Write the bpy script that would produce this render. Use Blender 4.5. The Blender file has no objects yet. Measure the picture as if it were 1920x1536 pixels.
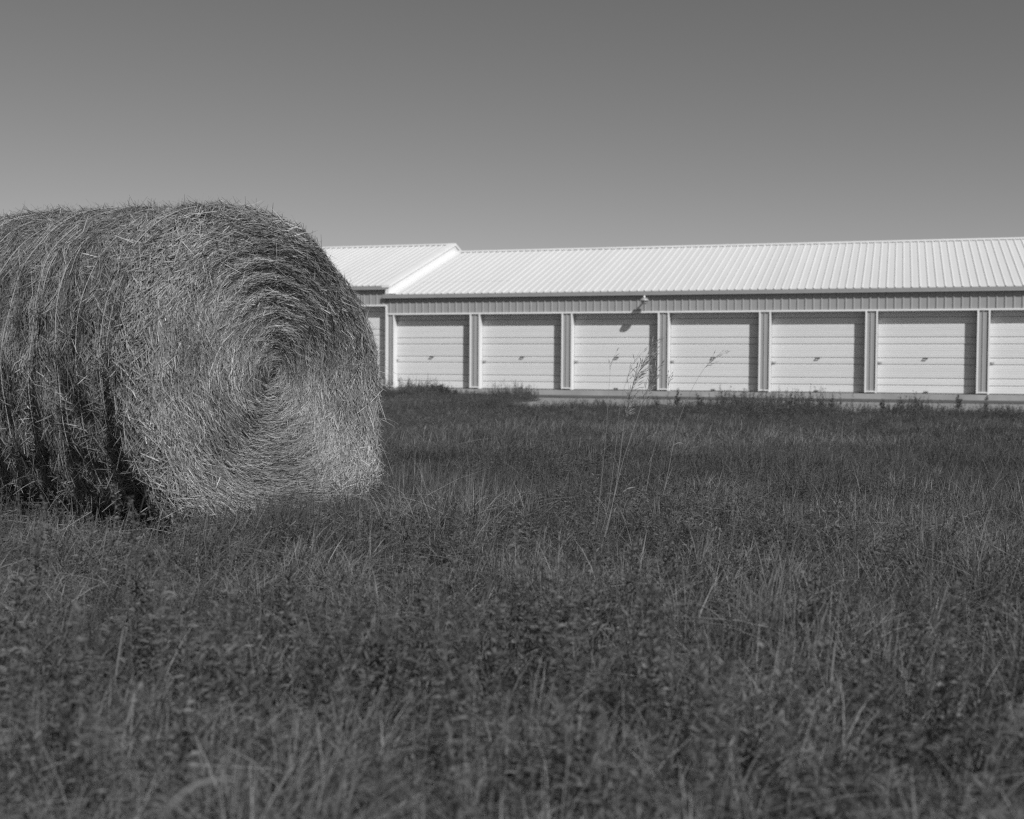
import bpy, math, random
import numpy as np
from mathutils import Vector, Matrix

random.seed(7)
rng = np.random.default_rng(7)
scene = bpy.context.scene
C = scene.collection

# ------------------------------------------------------------------ camera
CAM_Z = 0.875
F_PX = 2296.0                       # focal length in photograph pixels (1920 wide)
PITCH, ROLL = 0.0346, 0.0058
cam_d = bpy.data.cameras.new('camera')
cam_d.sensor_width = 36.0
cam_d.lens = 36.0 * F_PX / 1920.0
cam_d.clip_start = 0.05
cam_d.clip_end = 3000.0
cam_d.dof.use_dof = True
cam_d.dof.focus_distance = 7.1
cam_d.dof.aperture_fstop = 3.2
cam = bpy.data.objects.new('camera', cam_d)
C.objects.link(cam)
cam.matrix_world = (Matrix.Translation((0, 0, CAM_Z))
                    @ Matrix.Rotation(math.pi / 2 - PITCH, 4, 'X')
                    @ Matrix.Rotation(ROLL, 4, 'Z'))
scene.camera = cam

def pix(px, py, Y):
    """world point on the ray through photo pixel (px, py) at forward distance Y"""
    u, v = px - 960.0, py - 768.0
    cr, sr = math.cos(ROLL), math.sin(ROLL)
    u, v = cr * u + sr * v, -sr * u + cr * v
    c, s = math.cos(PITCH), math.sin(PITCH)
    d = Vector((u / F_PX, c - s * v / F_PX, -v / F_PX * c - s))
    d = d * (Y / d.y)
    return Vector((d.x, d.y, d.z + CAM_Z))

# ------------------------------------------------------------------ light
ALPHA = 0.3045                      # the facade's turn away from the picture plane
SUN_AZ, SUN_EL = math.radians(50), math.radians(41)
nx, ny = -math.sin(ALPHA), -math.cos(ALPHA)
rx, ry = math.cos(ALPHA), -math.sin(ALPHA)
hx = math.cos(SUN_AZ) * nx + math.sin(SUN_AZ) * rx
hy = math.cos(SUN_AZ) * ny + math.sin(SUN_AZ) * ry
SUN = Vector((hx * math.cos(SUN_EL), hy * math.cos(SUN_EL), math.sin(SUN_EL)))
sd = bpy.data.lights.new('sun', 'SUN')
sd.energy = 4.0
sd.angle = math.radians(0.53)
sd.color = (1, 1, 1)
sun = bpy.data.objects.new('sun', sd)
C.objects.link(sun)
sun.rotation_euler = SUN.to_track_quat('Z', 'Y').to_euler()
sun.location = (8, -10, 20)

world = bpy.data.worlds.new('World')
scene.world = world
world.use_nodes = True
nt = world.node_tree
nt.nodes.clear()
sky = nt.nodes.new('ShaderNodeTexSky')
sky.sky_type = 'NISHITA'
sky.sun_disc = False
sky.sun_elevation = SUN_EL
sky.sun_rotation = math.atan2(hx, hy)
sky.altitude = 300
sky.air_density = 1.0
sky.dust_density = 0.6
sky.ozone_density = 1.0
# black and white film behind a yellow filter: one grey value from the three channels
sep = nt.nodes.new('ShaderNodeVectorMath'); sep.operation = 'DOT_PRODUCT'
sep.inputs[1].default_value = (0.75, 0.25, 0.0)
bg = nt.nodes.new('ShaderNodeBackground')
bg.inputs['Strength'].default_value = 0.070
wo = nt.nodes.new('ShaderNodeOutputWorld')
nt.links.new(sky.outputs[0], sep.inputs[0])
nt.links.new(sep.outputs['Value'], bg.inputs['Color'])
nt.links.new(bg.outputs[0], wo.inputs[0])

vs = scene.view_settings
vs.view_transform = 'Standard'
vs.look = 'None'
vs.exposure = 0.0
vs.gamma = 1.0
vs.use_curve_mapping = False
scene.render.engine = 'CYCLES'
scene.cycles.use_denoising = False       # the residual noise reads as the photograph's film grain
scene.cycles.max_bounces = 3
scene.cycles.diffuse_bounces = 1
scene.cycles.use_adaptive_sampling = False
scene.cycles.pixel_filter_type = 'BLACKMAN_HARRIS'
scene.cycles.filter_width = 1.3

# ------------------------------------------------------------------ noise
_tab = np.random.default_rng(3).random((256, 256))
def vnoise(x, y):
    x = np.asarray(x, float); y = np.asarray(y, float)
    xi = np.floor(x).astype(int); yi = np.floor(y).astype(int)
    fx = x - xi; fy = y - yi
    fx = fx * fx * (3 - 2 * fx); fy = fy * fy * (3 - 2 * fy)
    a = _tab[xi & 255, yi & 255]; b = _tab[(xi + 1) & 255, yi & 255]
    c = _tab[xi & 255, (yi + 1) & 255]; d = _tab[(xi + 1) & 255, (yi + 1) & 255]
    return (a * (1 - fx) + b * fx) * (1 - fy) + (c * (1 - fx) + d * fx) * fy
def fbm(x, y, o=3):
    s = 0; w = 0
    for i in range(o):
        s = s + vnoise(x * 2 ** i + 17 * i, y * 2 ** i + 31 * i) / 2 ** i
        w += 1 / 2 ** i
    return s / w
def sstep(a, b, x):
    t = np.clip((np.asarray(x, float) - a) / (b - a), 0, 1)
    return t * t * (3 - 2 * t)

# ------------------------------------------------------------------ materials
def material(name, value, rough=0.6, spec=0.4, var=0.0, scale=3.0, bump=0.0, bscale=20.0,
             attr=False, inst=0.0, trans=0.0, metal=0.0, coords='Object', stretch=(1, 1, 1)):
    m = bpy.data.materials.new(name)
    m.use_nodes = True
    t = m.node_tree; N = t.nodes; L = t.links
    b = N['Principled BSDF']
    b.inputs['Roughness'].default_value = rough
    b.inputs['Specular IOR Level'].default_value = spec
    b.inputs['Metallic'].default_value = metal
    val = N.new('ShaderNodeValue'); val.outputs[0].default_value = value
    cur = val.outputs[0]
    def mul(a, bb):
        k = N.new('ShaderNodeMath'); k.operation = 'MULTIPLY'
        L.new(a, k.inputs[0]); L.new(bb, k.inputs[1]); return k.outputs[0]
    tc = N.new('ShaderNodeTexCoord')
    mp = N.new('ShaderNodeMapping'); mp.inputs['Scale'].default_value = stretch
    L.new(tc.outputs[coords], mp.inputs[0])
    if var:
        n = N.new('ShaderNodeTexNoise'); n.inputs['Scale'].default_value = scale
        n.inputs['Detail'].default_value = 6
        L.new(mp.outputs[0], n.inputs['Vector'])
        r = N.new('ShaderNodeMapRange')
        r.inputs['From Min'].default_value = 0.25; r.inputs['From Max'].default_value = 0.75
        r.inputs['To Min'].default_value = 1 - var; r.inputs['To Max'].default_value = 1 + var
        L.new(n.outputs['Fac'], r.inputs['Value'])
        cur = mul(cur, r.outputs[0])
    if attr:
        a = N.new('ShaderNodeAttribute'); a.attribute_name = 'shade'
        cur = mul(cur, a.outputs['Fac'])
    if inst:
        o = N.new('ShaderNodeObjectInfo')
        r = N.new('ShaderNodeMapRange')
        r.inputs['To Min'].default_value = 1 - inst; r.inputs['To Max'].default_value = 1 + inst
        L.new(o.outputs['Random'], r.inputs['Value'])
        cur = mul(cur, r.outputs[0])
    L.new(cur, b.inputs['Base Color'])
    if bump:
        n = N.new('ShaderNodeTexNoise'); n.inputs['Scale'].default_value = bscale
        n.inputs['Detail'].default_value = 5
        L.new(mp.outputs[0], n.inputs['Vector'])
        bp = N.new('ShaderNodeBump'); bp.inputs['Strength'].default_value = bump
        bp.inputs['Distance'].default_value = 0.01
        L.new(n.outputs['Fac'], bp.inputs['Height'])
        L.new(bp.outputs[0], b.inputs['Normal'])
    if trans:
        tr = N.new('ShaderNodeBsdfTranslucent'); L.new(cur, tr.inputs['Color'])
        mx = N.new('ShaderNodeMixShader'); mx.inputs[0].default_value = trans
        L.new(b.outputs[0], mx.inputs[1]); L.new(tr.outputs[0], mx.inputs[2])
        L.new(mx.outputs[0], N['Material Output'].inputs[0])
    return m

M = {}
M['roof'] = material('white_roof_steel', 0.69, 0.45, 0.4, inst=.025, var=0.08, scale=0.6, stretch=(1, .25, 1))
M['white'] = material('white_trim', 0.80, 0.45, 0.4, var=0.04, scale=2)
M['door'] = material('white_door_steel', 0.69, 0.5, 0.35, inst=.025, var=0.07, scale=1.2, stretch=(.15, 1, 6))
M['door_back'] = material('door_track_steel', 0.45, 0.5, 0.4, var=.1)
M['siding'] = material('grey_siding_steel', 0.335, 0.45, 0.4, var=0.06, scale=1.5)
M['fascia'] = material('grey_eave_trim', 0.30, 0.5, 0.35, var=0.05)
M['dark'] = material('dark_hardware', 0.06, 0.5, 0.4, var=.1)
M['concrete'] = material('concrete', 0.36, 0.85, 0.2, var=0.22, scale=1.3, bump=0.4, bscale=15)
M['lamp'] = material('galvanised_lamp', 0.5, 0.4, 0.5, var=.1, metal=0.4)
M['lens'] = material('lamp_lens', 0.35, 0.15, 0.5)
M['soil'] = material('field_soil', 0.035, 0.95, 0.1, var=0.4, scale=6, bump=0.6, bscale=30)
M['dirt'] = material('packed_dirt', 0.10, 0.95, 0.1, var=0.3, scale=1.2, bump=0.5, bscale=25)
M['gravel'] = material('pale_gravel', 0.27, 0.95, 0.1, var=0.3, scale=7, bump=0.9, bscale=45)
M['hay_core'] = material('packed_hay', 0.13, 0.9, 0.1, var=0.4, scale=25, bump=0.8, bscale=60)  # same hay as the straw, coloured darker to deepen shade in the gaps
M['hay'] = material('hay_straw', 0.295, 0.55, 0.35, attr=True, trans=0.08)
M['twine'] = material('baling_twine', 0.37, 0.8, 0.2)
M['grass'] = material('field_grass', 0.145, 0.5, 0.35, attr=True, inst=0.10, trans=0.25)
M['leaf'] = material('weed_leaf', 0.128, 0.75, 0.12, attr=True, inst=0.10, trans=0.25)
M['weed'] = material('dark_weed', 0.10, 0.6, 0.3, attr=True, inst=0.3, trans=0.2)
M['dry'] = material('dry_grass', 0.34, 0.6, 0.3, attr=True, trans=0.2)

# ------------------------------------------------------------------ mesh helpers
def np_mesh(name, V, F, mat, shade=None, smooth=False):
    """V (n,3); F (m,3) or (m,4) int array; shade: per-vertex grey factor"""
    V = np.asarray(V, np.float32); F = np.asarray(F, np.int32)
    me = bpy.data.meshes.new(name)
    k = F.shape[1]
    me.vertices.add(len(V)); me.vertices.foreach_set('co', V.ravel())
    me.loops.add(F.size); me.loops.foreach_set('vertex_index', F.ravel())
    me.polygons.add(len(F))
    me.polygons.foreach_set('loop_start', np.arange(0, F.size, k, dtype=np.int32))
    me.polygons.foreach_set('loop_total', np.full(len(F), k, np.int32))
    if smooth:
        me.polygons.foreach_set('use_smooth', np.ones(len(F), bool))
    if shade is not None:
        at = me.attributes.new('shade', 'FLOAT', 'POINT')
        at.data.foreach_set('value', np.asarray(shade, np.float32).ravel())
    me.materials.append(mat)
    me.update(calc_edges=True)
    return me

def link(name, me, parent=None, loc=None):
    o = bpy.data.objects.new(name, me)
    C.objects.link(o)
    if parent: o.parent = parent
    if loc is not None: o.location = loc
    return o

def tag(o, label=None, cat=None, group=None, kind=None):
    if label: o['label'] = label
    if cat: o['category'] = cat
    if group: o['group'] = group
    if kind: o['kind'] = kind
    return o

class MB:
    """collects polygons; build() gives a mesh"""
    def __init__(s): s.v = []; s.f = []
    def poly(s, pts):
        i = len(s.v); s.v += [tuple(p) for p in pts]; s.f.append(tuple(range(i, i + len(pts))))
    def box(s, x0, x1, y0, y1, z0, z1):
        i = len(s.v)
        s.v += [(x0,y0,z0),(x1,y0,z0),(x1,y1,z0),(x0,y1,z0),(x0,y0,z1),(x1,y0,z1),(x1,y1,z1),(x0,y1,z1)]
        for f in ((3,2,1,0),(4,5,6,7),(0,1,5,4),(1,2,6,5),(2,3,7,6),(3,0,4,7)):
            s.f.append(tuple(i + k for k in f))
        return s
    def prism(s, prof, x0, x1):
        """closed profile [(y,z)] swept along x"""
        i = len(s.v); n = len(prof)
        s.v += [(x0, y, z) for y, z in prof] + [(x1, y, z) for y, z in prof]
        for k in range(n):
            s.f.append((i + k, i + (k + 1) % n, i + n + (k + 1) % n, i + n + k))
        s.f.append(tuple(i + k for k in reversed(range(n)))); s.f.append(tuple(i + n + k for k in range(n)))
        return s
    def lathe(s, prof, cx, cy, cz, seg=20):
        i = len(s.v); n = len(prof)
        for k in range(seg):
            a = 2 * math.pi * k / seg
            s.v += [(cx + r * math.cos(a), cy + r * math.sin(a), cz + z) for r, z in prof]
        for k in range(seg):
            for j in range(n - 1):
                a = i + k * n + j; b = i + ((k + 1) % seg) * n + j
                s.f.append((a, b, b + 1, a + 1))
        return s
    def tube(s, pts, radii, seg=6):
        pts = [Vector(p) for p in pts]; i = len(s.v); n = len(pts)
        for k, p in enumerate(pts):
            d = (pts[min(k + 1, n - 1)] - pts[max(k - 1, 0)]).normalized()
            a = d.cross(Vector((.3, .9, .1))).normalized(); b = d.cross(a)
            for j in range(seg):
                t = 2 * math.pi * j / seg
                s.v.append(tuple(p + (a * math.cos(t) + b * math.sin(t)) * radii[k]))
        for k in range(n - 1):
            for j in range(seg):
                q = i + k * seg + j; w = i + k * seg + (j + 1) % seg
                s.f.append((q, w, w + seg, q + seg))
        s.f.append(tuple(i + j for j in reversed(range(seg))))
        s.f.append(tuple(i + (n - 1) * seg + j for j in range(seg)))
        return s
    def mesh(s, name, mat, smooth=False):
        me = bpy.data.meshes.new(name)
        me.from_pydata(s.v, [], s.f); me.materials.append(mat)
        if smooth:
            for p in me.polygons: p.use_smooth = True
        me.update()
        return me
    def build(s, name, mat, parent=None, smooth=False, loc=None):
        return link(name, s.mesh(name, mat, smooth), parent, loc)

def ribbons(P, D, Wd):
    """P (N,K,3) path points, D (N,K,3) unit width directions, Wd (N,K) widths -> V,F"""
    N, K, _ = P.shape
    V = np.empty((N, K, 2, 3))
    h = D * (Wd[..., None] * 0.5)
    V[:, :, 0] = P - h; V[:, :, 1] = P + h
    base = (np.arange(N) * K * 2)[:, None] + np.arange(K - 1)[None] * 2
    F = np.stack([base, base + 1, base + 3, base + 2], -1).reshape(-1, 4)
    return V.reshape(-1, 3), F
def unit(a): return a / np.maximum(np.linalg.norm(a, axis=-1, keepdims=True), 1e-9)

# ================================================================== SETTING
SLAB = 0.18
BX, BY = -1.3589, 39.333           # facade point at the left edge of the first full pier
def fac(s, off):                   # facade coordinates -> world x, y   (off > 0 goes into the building)
    return (BX + s * math.cos(ALPHA) + off * math.sin(ALPHA), BY - s * math.sin(ALPHA) + off * math.cos(ALPHA))
def to_fac(x, y):
    dx, dy = x - BX, y - BY
    return dx * math.cos(ALPHA) - dy * math.sin(ALPHA), dx * math.sin(ALPHA) + dy * math.cos(ALPHA)

# field: finer near the camera, one sheet out to the horizon
xs = np.concatenate([[-1500, -500, -150, -60], np.linspace(-30, 30, 121), [60, 150, 500, 1500]])
ys = np.concatenate([[-1500, -400, -100, -30], np.linspace(-6, 60, 133), [100, 300, 900, 2500]])
GX, GY = np.meshgrid(xs, ys, indexing='ij')
def ground_z(x, y):
    s, o = to_fac(x, y)
    near = sstep(-15, -20, o)        # rolling only out in the field, level by the building
    return (fbm(np.asarray(x) * .45 + 50, np.asarray(y) * .45 + 50) - .5) * 0.07 * near
GZ = ground_z(GX, GY)
V = np.stack([GX, GY, GZ], -1).reshape(-1, 3)
ii, jj = np.meshgrid(np.arange(len(xs) - 1), np.arange(len(ys) - 1), indexing='ij')
q = (ii * len(ys) + jj).ravel(); w = len(ys)
F = np.stack([q, q + w, q + w + 1, q + 1], -1)
tag(link('field', np_mesh('field', V, F, M['soil'], smooth=True)), kind='structure')

def strip(name, mat, s0, s1, o0, o1, z, wob=0.0):
    n = 160; m = MB()
    a = []; b = []
    for k in range(n + 1):
        s = s0 + (s1 - s0) * k / n
        w0 = wob * (float(fbm(s * .35 + 9, 4.2)) - .5); w1 = wob * (float(fbm(s * .6 + 3, 8.1)) - .5) * .6
        a.append((*fac(s, o0 + w0), z)); b.append((*fac(s, o1 + w1), z))
    for k in range(n): m.poly([a[k], a[k + 1], b[k + 1], b[k]])
    return tag(m.build(name, mat), kind='structure')
strip('gravel_drive', M['gravel'], -30, 45, -15.5, -3.3, 0.006, 1.6)
strip('dirt_verge', M['dirt'], -30, 45, -3.5, 0.2, 0.012, 0.5)

# ================================================================== STORAGE BUILDING
BAY = 3.048; PIER = 0.325; REC = 0.26
H_OPEN = 2.382; H_EAVE = 3.0445; OV = 0.085; H_RIDGE = 4.989; RUN = 6.19
PITCHR = 0.2286
bld = bpy.data.objects.new('storage_building', None); C.objects.link(bld)
bld.location = (BX, BY, SLAB); bld.rotation_euler = (0, 0, -ALPHA)
tag(bld, 'long low self-storage building with white ribbed roof and a row of white roll-up doors', 'building')

def sheet_mesh(name, width, length, mat, ribh=0.02, ribw=0.065, topw=0.025, minor=True):
    """ribbed steel sheet: x across, y along the ribs, z out"""
    pr = [(0, 0)]
    x = PITCHR / 2
    while x < width + 1e-6 - ribw / 2:
        if minor and x - PITCHR / 2 - .001 > 0 or (minor and x > PITCHR * .4):
            pass
        pr += [(x - ribw / 2, 0), (x - topw / 2, ribh), (x + topw / 2, ribh), (x + ribw / 2, 0)]
        x += PITCHR
    pr.append((width, 0))
    m = MB()
    for (a, ha), (b, hb) in zip(pr[:-1], pr[1:]):
        m.poly([(a, 0, ha), (b, 0, hb), (b, length, hb), (a, length, ha)])
    return m.mesh(name, mat)
SH = PITCHR * 4
slope_len = math.hypot(RUN + OV, H_RIDGE - H_EAVE)
slope_a = math.atan2(H_RIDGE - H_EAVE, RUN + OV)
roof_sheet_me = sheet_mesh('roof_sheet', SH, slope_len, M['roof'])
head_sheet_me = sheet_mesh('siding_sheet', SH, H_EAVE - H_OPEN - 0.05, M['siding'], 0.02, 0.06, 0.025)
pier_sheet_me = sheet_mesh('siding_sheet', PIER - 0.05, H_OPEN - .04, M['siding'], 0.018, 0.05, 0.022)

# slat boundaries of the roll-up doors (alternating wide and narrow bands)
BANDS = [0.0, 0.229, 0.433, 0.832, 1.023, 1.425, 1.626, 2.02, 2.215, 2.55]
OPW = BAY - PIER
slat_me = []
for z0, z1 in zip(BANDS[:-1], BANDS[1:]):
    h = z1 - z0; g = 0.0045
    prof = [(0.03, g), (0.004, g), (-0.008, 0.014 + g)]
    n = max(2, round(h / 0.066))
    for k in range(1, n):
        zc = h * k / n
        prof += [(-0.010, zc - .010), (-0.0065, zc), (-0.010, zc + .010)]
    prof += [(-0.008, h - .014 - g), (0.004, h - g), (0.03, h - g)]
    slat_me.append(MB().prism(prof, 0.0, OPW - 0.04).mesh('slat', M['door']))
m = MB(); m.box(0, .10, -.03, 0, 0, .055); m.box(.015, .05, -.06, -.03, .012, .042); m.box(-.02, .0, -.02, 0, .015, .04)
latch_me = m.mesh('latch', M['door_back'])
m = MB(); m.box(0, .13, -.012, 0, 0, .03); m.box(.01, .03, -.055, -.012, .004, .026); m.box(.10, .12, -.055, -.012, .004, .026); m.box(.01, .12, -.068, -.055, .004, .026)
handle_me = m.mesh('pull_handle', M['dark'])
door_back_me = MB().box(0, OPW, 0.03, 0.06, 0, 2.6).mesh('door', M['door_back'])
dr = random.Random(5)

def door(s, z):
    d = link('door', door_back_me, bld, (s, REC, z))
    for b, me in zip(BANDS, slat_me):
        o = link('slat', me, d, (0.02, dr.uniform(-.002, .002), b))
    link('latch', latch_me, d, (0.04 + dr.uniform(-.01, .015), -0.008, 0.875 + dr.uniform(-.02, .02)))
    link('pull_handle', handle_me, d, (OPW * .47 + dr.uniform(-.04, .04), -0.004, 1.005))
    link('pull_handle', handle_me, d, (OPW * .47 + dr.uniform(-.04, .04), -0.004, 0.03))
    return d

m = MB(); m.box(0.0, PIER, .03, REC + .06, 0.02, H_OPEN + .1); pier_core_me = m.mesh('pier', M['siding'])
m = MB(); m.box(-.012, .035, -.014, .04, 0.02, H_OPEN - .002); trimL_me = m.mesh('corner_trim', M['white'])
m = MB(); m.box(PIER - .035, PIER + .012, -.014, REC + .02, 0.0, H_OPEN - .002); trimR_me = m.mesh('jamb_trim', M['white'])
m = MB(); m.box(.037, PIER - .037, -.012, .028, .03, .065); trimB_me = m.mesh('base_trim', M['white'])
def pier(s, z):
    p = link('pier', pier_core_me, bld, (s, 0, z))
    o = link('siding_sheet', pier_sheet_me, p, (0.03, 0.024, 0.04)); o.rotation_euler = (math.pi / 2, 0, 0)
    link('corner_trim', trimL_me, p); link('jamb_trim', trimR_me, p); link('base_trim', trimB_me, p)
    return p

S_SPLIT = -2.90                    # where the roof and floor step
def section(s0, s1, dz, piers, doors, rake_right):
    """one run of bays between s0 and s1, its floor dz above the slab"""
    L = s1 - s0
    # walls: rear, ends
    m = MB()
    D = 2 * RUN
    m.box(s0, s1, D - .1, D, dz, dz + H_EAVE)
    for a in (s0 + .02, s1 - .12):
        m.prism([(.35, dz), (D - .1, dz), (D - .1, dz + H_EAVE - .02), (RUN, dz + H_RIDGE - .12), (.35, dz + H_EAVE + .06)], a, a + .1)
    wall = m.build('wall', M['siding'], bld)
    # band of siding above the doors
    hd = MB().box(s0, s1, .03, .30, dz + H_OPEN + .0, dz + H_EAVE).build('header', M['siding'], bld)
    n = int(L / SH)
    for k in range(n + 1):
        o = link('siding_sheet', head_sheet_me, hd, (s0 + k * SH, 0.022, dz + H_OPEN + .045)); o.rotation_euler = (math.pi / 2, 0, 0)
        if k == n:
            o.scale.x = (L - n * SH) / SH
    MB().box(s0 - .01, s1, -.016, .06, dz + H_OPEN, dz + H_OPEN + .046).build('header_trim', M['white'], bld)
    MB().box(s0, s1, .062, .30, dz + H_OPEN - .012, dz + H_OPEN - .001).build('opening_soffit', M['white'], bld)
    for s in piers:
        p_ = pier(s, dz)
        if abs(s - S_SPLIT) < .1: p_.scale.x = .72       # the half-width pier at the step
    for s in doors: door(s, dz)
    # roof deck with separate ribbed sheets, front and rear slope
    m = MB(); t = .10
    m.prism([(-OV + .03, dz + H_EAVE - .02), (RUN, dz + H_RIDGE - .03), (2 * RUN + OV - .03, dz + H_EAVE - .02),
             (2 * RUN + OV - .03, dz + H_EAVE - .02 - t), (RUN, dz + H_RIDGE - .03 - t), (-OV + .03, dz + H_EAVE - .02 - t)], s0, s1)
    roof = m.build('roof', M['fascia'], bld)
    for k in range(n + 1):
        for side in (0, 1):
            if side == 0:
                o = link('roof_sheet', roof_sheet_me, roof, (s0 + k * SH, -OV, dz + H_EAVE))
                o.rotation_euler = (slope_a, 0, 0)
            else:
                o = link('roof_sheet', roof_sheet_me, roof, (s0 + (k + 1) * SH, 2 * RUN + OV, dz + H_EAVE))
                o.rotation_euler = (slope_a, 0, math.pi)
            if k == n:
                sc_ = (L - n * SH) / SH; o.scale.x = sc_
                if side: o.location.x = s0 + k * SH + SH * sc_
    c, s_ = math.cos(slope_a), math.sin(slope_a)
    w = .17; up = .034
    zc = dz + H_RIDGE
    m = MB()
    m.prism([(RUN - w * c, zc - w * s_ + .022), (RUN, zc + up), (RUN + w * c, zc - w * s_ + .022), (RUN + w * c, zc - w * s_ + .030),
             (RUN, zc + up + .012), (RUN - w * c, zc - w * s_ + .030)], s0 - .01, s1 + .01)
    m.build('ridge_cap', M['roof'], roof)
    m = MB()
    m.prism([(-OV - .012, dz + H_EAVE - .012), (-OV - .004, dz + H_EAVE + .0), (-OV + .03, dz + H_EAVE - .004), (-OV + .03, dz + H_EAVE - .125), (-OV - .02, dz + H_EAVE - .125), (-OV - .02, dz + H_EAVE - .112), (-OV - .012, dz + H_EAVE - .105)], s0 - .11, s1 + .02)
    m.build('eave_trim', M['fascia'], roof)
    MB().box(s0, s1, -OV + .032, .028, dz + H_EAVE - .122, dz + H_EAVE - .108).build('soffit', M['fascia'], roof)
    if rake_right:
        # white flashing along the step, and the strip of wall between the upper and the lower roof
        a, b = s1 - .14, s1 + .13
        m = MB()
        m.prism([(-OV - .02, dz + H_EAVE + .024), (RUN, dz + H_RIDGE + .05), (2 * RUN + OV + .02, dz + H_EAVE + .024),
                 (2 * RUN + OV + .02, dz + H_EAVE - .06), (RUN, dz + H_RIDGE - .05), (-OV - .02, dz + H_EAVE - .06)], a, b)
        m.build('rake_trim', M['white'], roof)
        m = MB()
        m.prism([(-OV + .01, dz + H_EAVE - .061), (RUN, dz + H_RIDGE - .051), (2 * RUN + OV - .01, dz + H_EAVE - .061),
                 (2 * RUN + OV - .01, H_EAVE - .08), (RUN, H_RIDGE - .08), (-OV + .01, H_EAVE - .08)], s1 - .02, s1 + .10)
        m.build('step_wall', M['white'], bld)
    return roof

rs = [k * BAY for k in range(0, 8)]
roofR = section(S_SPLIT, 7 * BAY + PIER, 0.0, [S_SPLIT + .022] + rs, [PIER - BAY + .0] + [k * BAY + PIER for k in range(7)], False)
DZL = 0.285
roofL = section(S_SPLIT - 5 * BAY - PIER, S_SPLIT, DZL,
        [S_SPLIT - k * BAY for k in range(1, 6)], [S_SPLIT - k * BAY + PIER for k in range(1, 6)], True)
# corner post trim between the two runs
MB().box(S_SPLIT - .035, S_SPLIT + .02, -.02, REC + .04, 0.0, DZL + H_OPEN).build('corner_trim', M['white'], bld)
# flashing laid on the lower roof beside the step, and the dashed lap line near the eave
m = MB()
c, s_ = math.cos(slope_a), math.sin(slope_a)
def onroof(s, d, h): return (s, -OV + d * c - h * s_, H_EAVE + d * s_ + h * c)
m.poly([onroof(S_SPLIT, 0, .024), onroof(S_SPLIT + .34, 0, .024), onroof(S_SPLIT + .34, slope_len - .1, .024), onroof(S_SPLIT, slope_len - .1, .024)])
m.poly([onroof(S_SPLIT + .34, 0, .024), onroof(S_SPLIT + .36, 0, .002), onroof(S_SPLIT + .36, slope_len - .1, .002), onroof(S_SPLIT + .34, slope_len - .1, .024)])
m.build('step_flashing', M['white'], roofR)
m = MB()
k = 0
while True:
    a = S_SPLIT + .5 + PITCHR * (k + .5) + .045
    if a > 0.95: break
    p = [onroof(a - .035, 1.62, .001), onroof(a + PITCHR * .5, 1.62, .001), onroof(a + PITCHR * .5, 1.62, .016), onroof(a - .035, 1.62, .016),
         onroof(a - .035, 1.72, .001), onroof(a + PITCHR * .5, 1.72, .001)]
    m.poly(p[:4]); m.poly([p[3], p[2], p[5], p[4]])
    k += 1
m.build('lap_seam', M['roof'], roofR)
# concrete footing showing under the doors, and the ramp up to the raised run
m = MB(); m.box(S_SPLIT - .02, 7 * BAY + PIER + .1, -.16, REC + .3, -SLAB - .1, -.012); m.build('footing', M['concrete'], bld)
m = MB(); m.box(S_SPLIT - 5 * BAY - PIER - .1, S_SPLIT - .022, -.16, REC + .3, -SLAB - .1, DZL - .012); m.build('footing', M['concrete'], bld)
ramp = MB()
x0, x1, x2 = S_SPLIT - 5 * BAY, S_SPLIT - .3, S_SPLIT + .45
zt, zb = SLAB + DZL - .03, .016
def fw(s, o, z): return (*fac(s, o), z)
ramp.poly([fw(x0, -.17, zt), fw(x0, -2.6, zb), fw(x1, -2.6, zb), fw(x1, -.17, zt)])
ramp.poly([fw(x1, -.17, zt), fw(x1, -2.6, zb), fw(x2, -.17, zb)])
ramp.poly([fw(x0, -.17, zt), fw(x1, -.17, zt), fw(x2, -.17, zb), fw(x0, -.17, zb)])
tag(ramp.build('ramp', M['concrete']), kind='structure')

# wall lamp under the eave
ls = None
lp = pix(1208, 563, 37.0); ls = to_fac(lp.x, lp.y)[0]
# distance along the facade from the ray / facade crossing
for _ in range(20):
    s_, o_ = to_fac(lp.x, lp.y); lp = pix(1208, 563, lp.y - (o_ + .30) / math.cos(ALPHA)); 
ls = to_fac(lp.x, lp.y)[0]; lz = lp.z - SLAB
lamp = bpy.data.objects.new('wall_lamp', None); C.objects.link(lamp)
lamp.location = (*fac(ls, 0.0), SLAB + lz); lamp.rotation_euler = (0, 0, -ALPHA)
tag(lamp, 'small round yard lamp mounted on the ribbed siding above the third door', 'lamp')
m = MB(); m.box(-.06, .06, -.02, .03, -.03, .09); m.tube([(0, 0, .05), (0, -.16, .06), (0, -.30, .05)], [.022, .022, .022], 8)
m.build('bracket', M['lamp'], lamp)
m = MB(); m.lathe([(0, .15), (.028, .145), (.033, .135), (.033, .085), (.05, .07), (.10, .04), (.145, .0), (.148, -.012), (.14, -.012), (.085, .03), (0, .05)], 0, -.30, 0, 24)
m.build('shade', M['lamp'], lamp, True)
m = MB(); m.lathe([(.055, .03), (.085, -.01), (.10, -.05), (.085, -.10), (.04, -.125), (0, -.13)], 0, -.30, 0, 24)
m.build('lens', M['lens'], lamp, True)

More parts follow.
